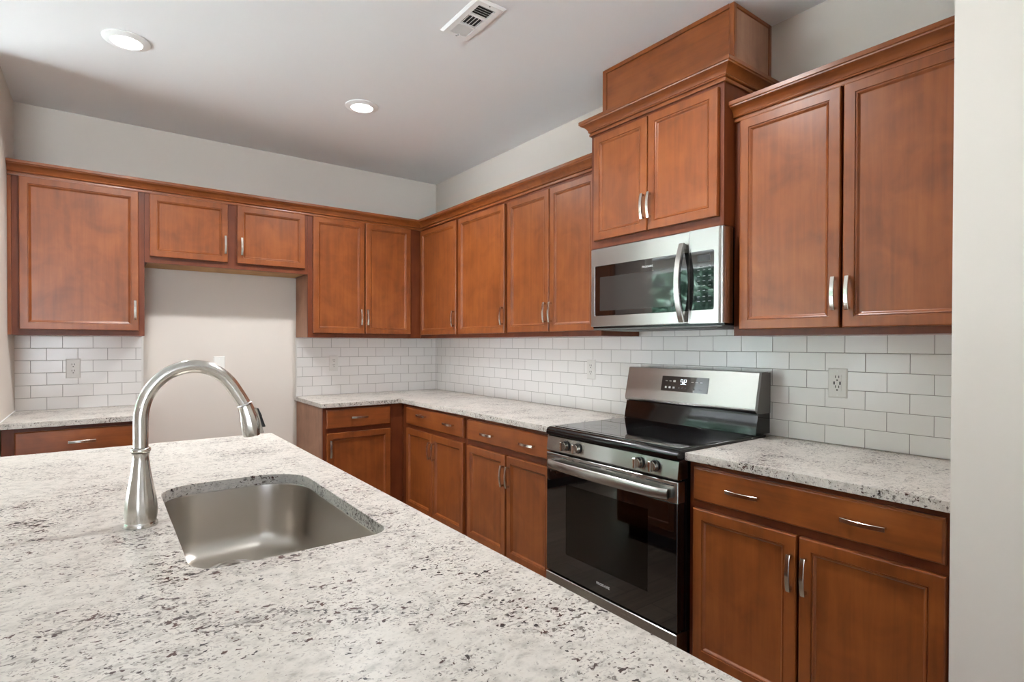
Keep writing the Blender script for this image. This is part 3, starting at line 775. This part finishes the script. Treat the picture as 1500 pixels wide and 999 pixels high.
# oven door: stainless band, glass, handle
dv0, dv1 = 0.638, 0.682
bm = new(); box(bm, (R0 - 0.001, dv0, 0.722), (R1 - 0.001, dv1, 0.803), M, 0.002)
od = obj('oven_door', bm, STEEL, rg)
bm = new()
for a, b in ((2.357, 2.492), (2.525, 2.543), (2.574, 2.709), (2.737, 2.877), (2.902, 2.923), (2.950, 3.086)):
    box(bm, (a, dv1 - 0.002, 0.787), (b, dv1 + 0.0004, 0.7905), M)
obj('vent_slot', bm, DARK_HOLE, od)
gw = (2.485, 2.963, 0.345, 0.672)        # inner window
gd = (R0 + 0.001, R1 - 0.003, 0.238, 0.7215)
bm = new()
rings(bm, [rectloop(*gd, 0, dv0), rectloop(*gd, 0, dv1 - 0.002), rectloop(*gd, 0.0015, dv1 - 0.0005), [(gw[0], dv1 - 0.0005, gw[2]), (gw[1], dv1 - 0.0005, gw[2]), (gw[1], dv1 - 0.0005, gw[3]), (gw[0], dv1 - 0.0005, gw[3])],
           [(gw[0], dv0, gw[2]), (gw[1], dv0, gw[2]), (gw[1], dv0, gw[3]), (gw[0], dv0, gw[3])], rectloop(*gd, 0, dv0)], True, False, M)
bmesh.ops.remove_doubles(bm, verts=bm.verts, dist=1e-6); flatshade(bm)
dgl = obj('door_glass', bm, BLACK_GLASS, od)
bm = new(); box(bm, (gw[0], dv1 - 0.004, gw[2]), (gw[1], dv1 - 0.0007, gw[3]), M); obj('window_pane', bm, OVEN_WINDOW, od)
# oven cavity and racks seen through the pane
CAVITY = plain('grey_oven_enamel', lin(176, 170, 160), 0.5)
RACK = plain('glint_white_rack_wire', lin(248, 247, 244), 0.25, 0.0, 0.8)  # wires coloured white in place of the glints on chrome
bm = new(); cu0, cu1, cw0, cw1, cv0 = 2.43, 3.02, 0.25, 0.71, 0.12
for a, b in (((cu0 - 0.01, cv0, cw0), (cu0, dv0 - 0.004, cw1)), ((cu1, cv0, cw0), (cu1 + 0.01, dv0 - 0.004, cw1)), ((cu0 - 0.01, cv0, cw0 - 0.01), (cu1 + 0.01, dv0 - 0.004, cw0)),
             ((cu0 - 0.01, cv0, cw1), (cu1 + 0.01, dv0 - 0.004, cw1 + 0.01)), ((cu0 - 0.01, cv0 - 0.01, cw0 - 0.01), (cu1 + 0.01, cv0, cw1 + 0.01))): box(bm, a, b, M)
obj('oven_cavity', bm, CAVITY, rg)
for zr in (0.560, 0.463):
    bm = new()
    for v in (0.2, 0.612): tube(bm, [RIGHT(cu0 + 0.001, v, zr + 0.003), RIGHT(cu1 - 0.001, v, zr + 0.003)], 0.0042, 10, ref=Vector((0, 0, 1)))
    for k in range(15):
        u = cu0 + 0.03 + k * 0.0378; box(bm, (u, 0.206, zr + 0.002), (u + 0.003, 0.606, zr + 0.005), M)
    obj('oven_rack', bm, RACK, rg)
lettering('brand_lettering', 'FRIGIDAIRE', 0.0155, LETTER, od, RIGHT(2.722, dv1 + 0.0001, 0.284), (0, -1, 0), (0, 0, 1))
# bowed bar handle
bm = new(); N = 24; loops = []
for k in range(N + 1):
    s = -1 + 2 * k / N; u = 2.729 + s * 0.343
    out = 0.024 + 0.016 * (1 - abs(s) ** 6); hh = 0.020 + 0.003 * (1 - s * s)
    loops.append([(u, dv1 + out + 0.009 * math.cos(a) - 0.006, 0.757 - 0.004 * (1 - s * s) + hh * math.sin(a)) for a in [2 * PI * j / 16 for j in range(16)]])
rings(bm, loops, True, True, M)
for s in (-1, 1):
    u = 2.729 + s * 0.325; box(bm, (u - 0.018, dv1 + 0.0003, 0.740), (u + 0.018, dv1 + 0.022, 0.775), M, 0.003)
obj('oven_handle', bm, STEEL, od, smooth=0.9)
bm = new(); box(bm, (R0, 0.60, 0.045), (R1 - 0.002, 0.686, 0.231), M, 0.003); obj('storage_drawer', bm, STEEL, rg)

# ---------------------------------------------------------------- microwave
Q0, Q1 = 2.3395, 3.0915
mw = thing('microwave', 'stainless over-the-range microwave hung below the raised cabinet', 'microwave', (-0.2, -2.72, 1.40))
bm = new(); box(bm, (Q0 + 0.006, 0.006, 1.402), (Q1, 0.366, 1.8065), M); obj('body', bm, BLACK_ENAMEL, mw)
mf = 0.402; F0, F1 = 2.3615, 3.106; SPL = 2.949
# door: steel frame round a black glass panel
def plate(u0, u1, w0, w1, v0, v1, hole, m, name, parent, rnd=0.0):
    bm = new()
    prof = [rectloop(u0, u1, w0, w1, 0, v0), rectloop(u0, u1, w0, w1, 0, v1 - 0.003), rectloop(u0, u1, w0, w1, 0.003, v1)]
    if hole:
        a, b, c, d = hole
        prof += [[(a, v1, c), (b, v1, c), (b, v1, d), (a, v1, d)], [(a + 0.002, v1 - 0.003, c + 0.002), (b - 0.002, v1 - 0.003, c + 0.002), (b - 0.002, v1 - 0.003, d - 0.002), (a + 0.002, v1 - 0.003, d - 0.002)]]
    rings(bm, prof, True, True, M); flatshade(bm); return obj(name, bm, m, parent)
md = plate(F0, SPL - 0.0008, 1.409, 1.8005, 0.368, mf, (2.389, SPL - 0.0018, 1.462, 1.712), STEEL, 'door', mw)
bm = new(); prism(bm, rrect(2.391, SPL - 0.0022, 1.464, 1.710, [0.008, 0.001, 0.001, 0.008], 4), mf - 0.0028, mf - 0.0008, lambda a, b, c: RIGHT(a, c, b)); g1 = obj('door_glass', bm, BLACK_GLASS, md)
bm = new(); prism(bm, rrect(2.425, 2.868, 1.487, 1.655, 0.004, 3), mf - 0.0007, mf - 0.0004, lambda a, b, c: RIGHT(a, c, b)); obj('door_window', bm, MW_WINDOW, md)
lettering('brand_lettering', 'FRIGIDAIRE', 0.0125, LETTER, md, RIGHT(2.724, mf - 0.0007, 1.677), (0, -1, 0), (0, 0, 1))
# control side with rolled right-hand edge
bm = new()
prof = [(SPL + 0.0008, 0.368), (SPL + 0.0008, mf), (F1 - 0.022, mf), (F1 - 0.012, mf - 0.003), (F1 - 0.004, mf - 0.011), (F1, mf - 0.024), (F1, 0.330), (F1 - 0.004, 0.330), (F1 - 0.004, 0.368)]
rings(bm, [[(u, v, w) for u, v in prof] for w in (1.409, 1.8005)], True, True, M)
ms = obj('control_side', bm, STEEL, mw, smooth=0.7)
bm = new(); prism(bm, rrect(SPL + 0.0015, 3.066, 1.464, 1.710, [0.008, 0.001, 0.001, 0.008], 4), mf + 0.0002, mf + 0.0012, lambda a, b, c: RIGHT(a, c, b)); kp = obj('keypad', bm, BLACK_GLASS, ms)
bm = new(); box(bm, (SPL + 0.04, mf + 0.0013, 1.665), (3.05, mf + 0.0016, 1.692), M); obj('clock_window', bm, plain('dim_display', lin(44, 44, 46), 0.1), kp)
for zr in (1.645, 1.630, 1.605, 1.585, 1.565, 1.545, 1.520, 1.500):
    bm = new()
    for k in range(3): box(bm, (SPL + 0.040 + k * 0.026, mf + 0.0013, zr - 0.0012), (SPL + 0.052 + k * 0.026, mf + 0.0015, zr + 0.0012), M)
    obj('key_marking', bm, DIM_LETTER, kp)
# bowed vertical handle
bm = new(); N = 24; loops = []; hc = 1.583
for k in range(N + 1):
    s = -1 + 2 * k / N; w = hc + s * 0.166; o_ = 0.012 + 0.036 * (1 - s * s); hw = 0.0135
    dn = 0.009; tv, tw = -2 * 0.036 * s, 0.166
    nl = math.hypot(tv, tw); nv, nw = tw / nl, -tv / nl
    loops.append([(2.922 + a * hw, mf + o_ + nv * b * dn, w + nw * b * dn) for a, b in ((-1, -0.6), (-1, 0.5), (-0.85, 1), (0.85, 1), (1, 0.5), (1, -0.6))])
rings(bm, loops, True, True, M); flatshade(bm)
for s in (-1, 1):
    w = hc + s * 0.155; box(bm, (2.911, mf + 0.0003, w - 0.012), (2.933, mf + 0.016, w + 0.012), M, 0.002)
obj('handle', bm, STEEL, md, smooth=0.5)
bm = new(); box(bm, (Q0 + 0.02, 0.03, 1.392), (Q1 - 0.004, 0.38, 1.4015), M, 0.002); box(bm, (Q0 + 0.05, 0.10, 1.3885), (Q1 - 0.05, 0.34, 1.392), M, 0.001)
obj('bottom_panel', bm, GREY_MATTE, mw)

# ---------------------------------------------------------------- outlets
def outlet(M, u, w, label, kind='duplex', v=0.0):
    t = thing('wall_outlet' if kind != 'blank' else 'wall_plate', label, 'outlet' if kind != 'blank' else 'wall plate', M(u, v, w), 'white wall plates')
    bm = new(); hw, hh = 0.0365, 0.0605
    rings(bm, [rectloop(u - hw, u + hw, w - hh, w + hh, d, v + t_) for d, t_ in ((0, 0.0003), (0, 0.002), (0.0035, 0.0055), (0.006, 0.006))], True, True, M); flatshade(bm)
    obj('cover_plate', bm, WHITE_PLASTIC, t)
    def slots(cw, parent):
        bm = new()
        for du in (-0.0065, 0.0065): box(bm, (u + du - 0.0013, v + 0.0083, cw + 0.001), (u + du + 0.0013, v + 0.0087, cw + 0.011), M)
        lo = [[(u + 0.003 * math.cos(a), v + d, cw - 0.0075 + 0.003 * math.sin(a)) for a in [2 * PI * k / 14 for k in range(14)]] for d in (0.0083, 0.0087)]
        rings(bm, lo, True, True, M); flatshade(bm); obj('socket_slots', bm, DARK_HOLE, parent)
    if kind == 'duplex':
        for dw in (0.0195, -0.0195):
            bm = new(); prism(bm, rrect(u - 0.017, u + 0.017, w + dw - 0.0145, w + dw + 0.0145, 0.011, 5), v + 0.0061, v + 0.0082, lambda a, b, c: M(a, c, b)); r = obj('receptacle', bm, WHITE_PLASTIC, t)
            slots(w + dw, r)
        scr = (0.0,)
    elif kind == 'usb':
        bm = new(); prism(bm, rrect(u - 0.0165, u + 0.0165, w - 0.0335, w + 0.0335, 0.002, 2), v + 0.0061, v + 0.0082, lambda a, b, c: M(a, c, b)); r = obj('receptacle', bm, WHITE_PLASTIC, t)
        slots(w + 0.0195, r); slots(w - 0.0205, r)
        bm = new()
        for du in (-0.0112, 0.0112): box(bm, (u + du - 0.0026, v + 0.0083, w - 0.0065), (u + du + 0.0026, v + 0.0087, w + 0.0065), M)
        obj('usb_port', bm, DARK_HOLE, r); scr = (0.049, -0.049)
    else: scr = (0.042, -0.042)
    for dw in scr:
        bm = new(); rings(bm, [[(u + 0.0028 * math.cos(a), v + d, w + dw + 0.0028 * math.sin(a)) for a in [2 * PI * k / 14 for k in range(14)]] for d in (0.0061, 0.0068)], True, True, M); flatshade(bm)
        obj('screw', bm, WHITE_TRIM, t)
outlet(BACK, -2.545, 1.162, 'white duplex outlet on the tile above the left counter')
outlet(BACK, -0.918, 1.165, 'white duplex outlet on the back wall tile by the corner')
outlet(RIGHT, 1.966, 1.166, 'white duplex outlet on the range wall tile, left of the range')
outlet(RIGHT, 3.373, 1.165, 'white outlet with USB ports on the tile right of the range', 'usb')
outlet(BACK, -1.733, 1.167, 'plain white plate on the alcove wall, partly behind the faucet arch', 'blank', -0.008)

# ---------------------------------------------------------------- ceiling
def downlight(x, y, label):
    t = thing('ceiling_light', label, 'ceiling light', (x, y, CEIL), 'recessed ceiling lights')
    bm = new()
    lathe(bm, [(0.096, -0.0005), (0.096, -0.004), (0.092, -0.0065), (0.074, -0.010), (0.0645, -0.013), (0.0635, -0.012), (0.0635, -0.0005)], (x, y, CEIL), 48, caps=False)
    obj('trim_ring', bm, WHITE_TRIM, t, smooth=0.8)
    bm = new(); lathe(bm, [(0.063, -0.009), (0.061, -0.0115), (0.04, -0.0135), (0.0005, -0.014)], (x, y, CEIL), 40, caps=False); obj('lens', bm, LENS, t, smooth=1.0)
    d = bpy.data.lights.new('lamp_light', 'AREA'); d.shape = 'DISK'; d.size = 0.12; d.energy = CAN_WATTS; d.color = (0.97, 0.99, 1.0); d.spread = 2.5
    o = bpy.data.objects.new('lamp_light', d); COL.objects.link(o); o.parent = t; o.location = (0, 0, -0.016)
    return t
L0 = downlight(-2.305, -1.20, 'left one of the two lit round ceiling lights')
L1 = downlight(-1.145, -1.172, 'right one of the two lit round ceiling lights')
def copytree(o, parent=None):
    c = o.copy(); COL.objects.link(c)
    if parent is not None: c.parent = parent
    for ch in list(o.children): copytree(ch, c)
    return c
for x, y, l in ((-1.145, -2.95, 'added unseen ceiling light above the aisle, nearer the camera than the vent'),):  # extra lamp out of view, added to brighten the right side
    c = copytree(L0); c.location = (x, y, CEIL); c['label'] = l

vx0, vx1, vy0, vy1 = -1.168, -1.018, -2.472, -2.167
vt = thing('air_vent', 'white rectangular louvered air vent in the ceiling', 'vent', ((vx0 + vx1) / 2, (vy0 + vy1) / 2, CEIL))
bm = new(); zc = CEIL
def vb(a, b, m=0): box(bm, a, b, bev=0.0)
ix0, ix1, iy0, iy1 = vx0 + 0.034, vx1 - 0.034, vy0 + 0.034, vy1 - 0.030
bank = (iy1 - iy0 - 0.02) / 3
ys = [(iy0 + k * (bank + 0.01), iy0 + k * (bank + 0.01) + bank) for k in range(3)]
zb0, zb1 = zc - 0.010, zc - 0.0005
def bevbox(x0, x1, y0, y1):
    rings(bm, [[(x0 - a, y0 - a, z), (x1 + a, y0 - a, z), (x1 + a, y1 + a, z), (x0 - a, y1 + a, z)] for a, z in ((0, zb1), (0, zb0))], True, True)
outer_ = [[(vx0 + d, vy0 + d, z), (vx1 - d, vy0 + d, z), (vx1 - d, vy1 - d, z), (vx0 + d, vy1 - d, z)] for d, z in ((0, zc - 0.0005), (0, zc - 0.003), (0.010, zb0))]
rings(bm, outer_ + [[(ix0, iy0, zb0), (ix1, iy0, zb0), (ix1, iy1, zb0), (ix0, iy1, zb0)], [(ix0, iy0, zb1), (ix1, iy0, zb1), (ix1, iy1, zb1), (ix0, iy1, zb1)]], True, False)
for k in (0, 1): bevbox(ix0, ix1, ys[k][1], ys[k + 1][0])
flatshade(bm); obj('frame', bm, WHITE_TRIM, vt)
bm = new(); box(bm, (ix0, iy0, zc - 0.0012), (ix1, iy1, zc - 0.0006)); obj('dark_opening', bm, DARK_HOLE, vt)
def slat(cx_, cy_, lx, ly, ang, axis):
    bm = new(); t = bmesh.new(); bmesh.ops.create_cube(t, size=1)
    for v in t.verts: v.co = Vector((v.co.x * lx, v.co.y * ly, v.co.z * 0.0012))
    R = Matrix.Rotation(ang, 4, axis)
    for v in t.verts: v.co = R @ v.co + Vector((cx_, cy_, zc - 0.0062))
    merge(bm, t); obj('louver', bm, WHITE_TRIM, vt)
for k in range(5):
    y = ys[0][0] + (k + 0.5) * bank / 5; slat((ix0 + ix1) / 2, y, ix1 - ix0, 0.011, math.radians(36), 'X')
    y = ys[2][0] + (k + 0.5) * bank / 5; slat((ix0 + ix1) / 2, y, ix1 - ix0, 0.0115, math.radians(-32), 'X')
    x = ix0 + (k + 0.5) * (ix1 - ix0) / 5; slat(x, (ys[1][0] + ys[1][1]) / 2, 0.010, bank, math.radians(-38), 'Y')
bm = new(); box(bm, ((ix0 + ix1) / 2 - 0.002, iy1 - 0.010, zc - 0.020), ((ix0 + ix1) / 2 + 0.004, iy1 + 0.004, zb0 - 0.0002), bev=0.001); obj('damper_lever', bm, WHITE_TRIM, vt)
for y in (vy0 + 0.017, vy1 - 0.015):
    bm = new(); lathe(bm, [(0.003, 0), (0.003, -0.001), (0.0005, -0.0014)], ((vx0 + vx1) / 2, y, zb0), 12); obj('screw', bm, GREY_MATTE, vt)

# ---------------------------------------------------------------- trees outside the living-room windows (seen mirrored in the microwave)
def tree(x, y, h, r, label):
    t = thing('tree', label, 'tree', (x, y, -0.3), 'trees outside the window')
    bm = new(); tube(bm, [(x, y, -0.3), (x + 0.05, y, h * 0.3), (x, y + 0.05, h * 0.75)], [0.14, 0.11, 0.04], 10); obj('trunk', bm, BARK, t, smooth=1.0)
    bm = new()
    for k in range(9000):
        a = random.uniform(0, 2 * PI); c = random.uniform(-1, 1); q = r * random.uniform(0.35, 1) ** 0.5 * (0.8 + 0.25 * math.sin(5 * a) * math.cos(4 * c))
        p = Vector((x + q * math.cos(a) * math.sqrt(1 - c * c), y + q * math.sin(a) * math.sqrt(1 - c * c), h * 0.55 + c * h * 0.52))
        n1 = Vector((random.gauss(0, 1), random.gauss(0, 1), random.gauss(0, 1))).normalized(); n2 = n1.orthogonal().normalized(); n3 = n1.cross(n2); s = random.uniform(0.09, 0.2)
        bm.faces.new([bm.verts.new(p + n2 * s), bm.verts.new(p + n3 * s * 0.6), bm.verts.new(p - n2 * s), bm.verts.new(p - n3 * s * 0.6)])
    obj('foliage', bm, LEAF, t)
for x, y, h, r in ((-11.6, 2.0, 6.5, 1.9), (-12.4, 5.9, 7.5, 1.9), (-13.2, 9.9, 7.5, 1.9)):
    tree(x, y, h, r, 'leafy green tree outside the window, mirrored in the microwave door')
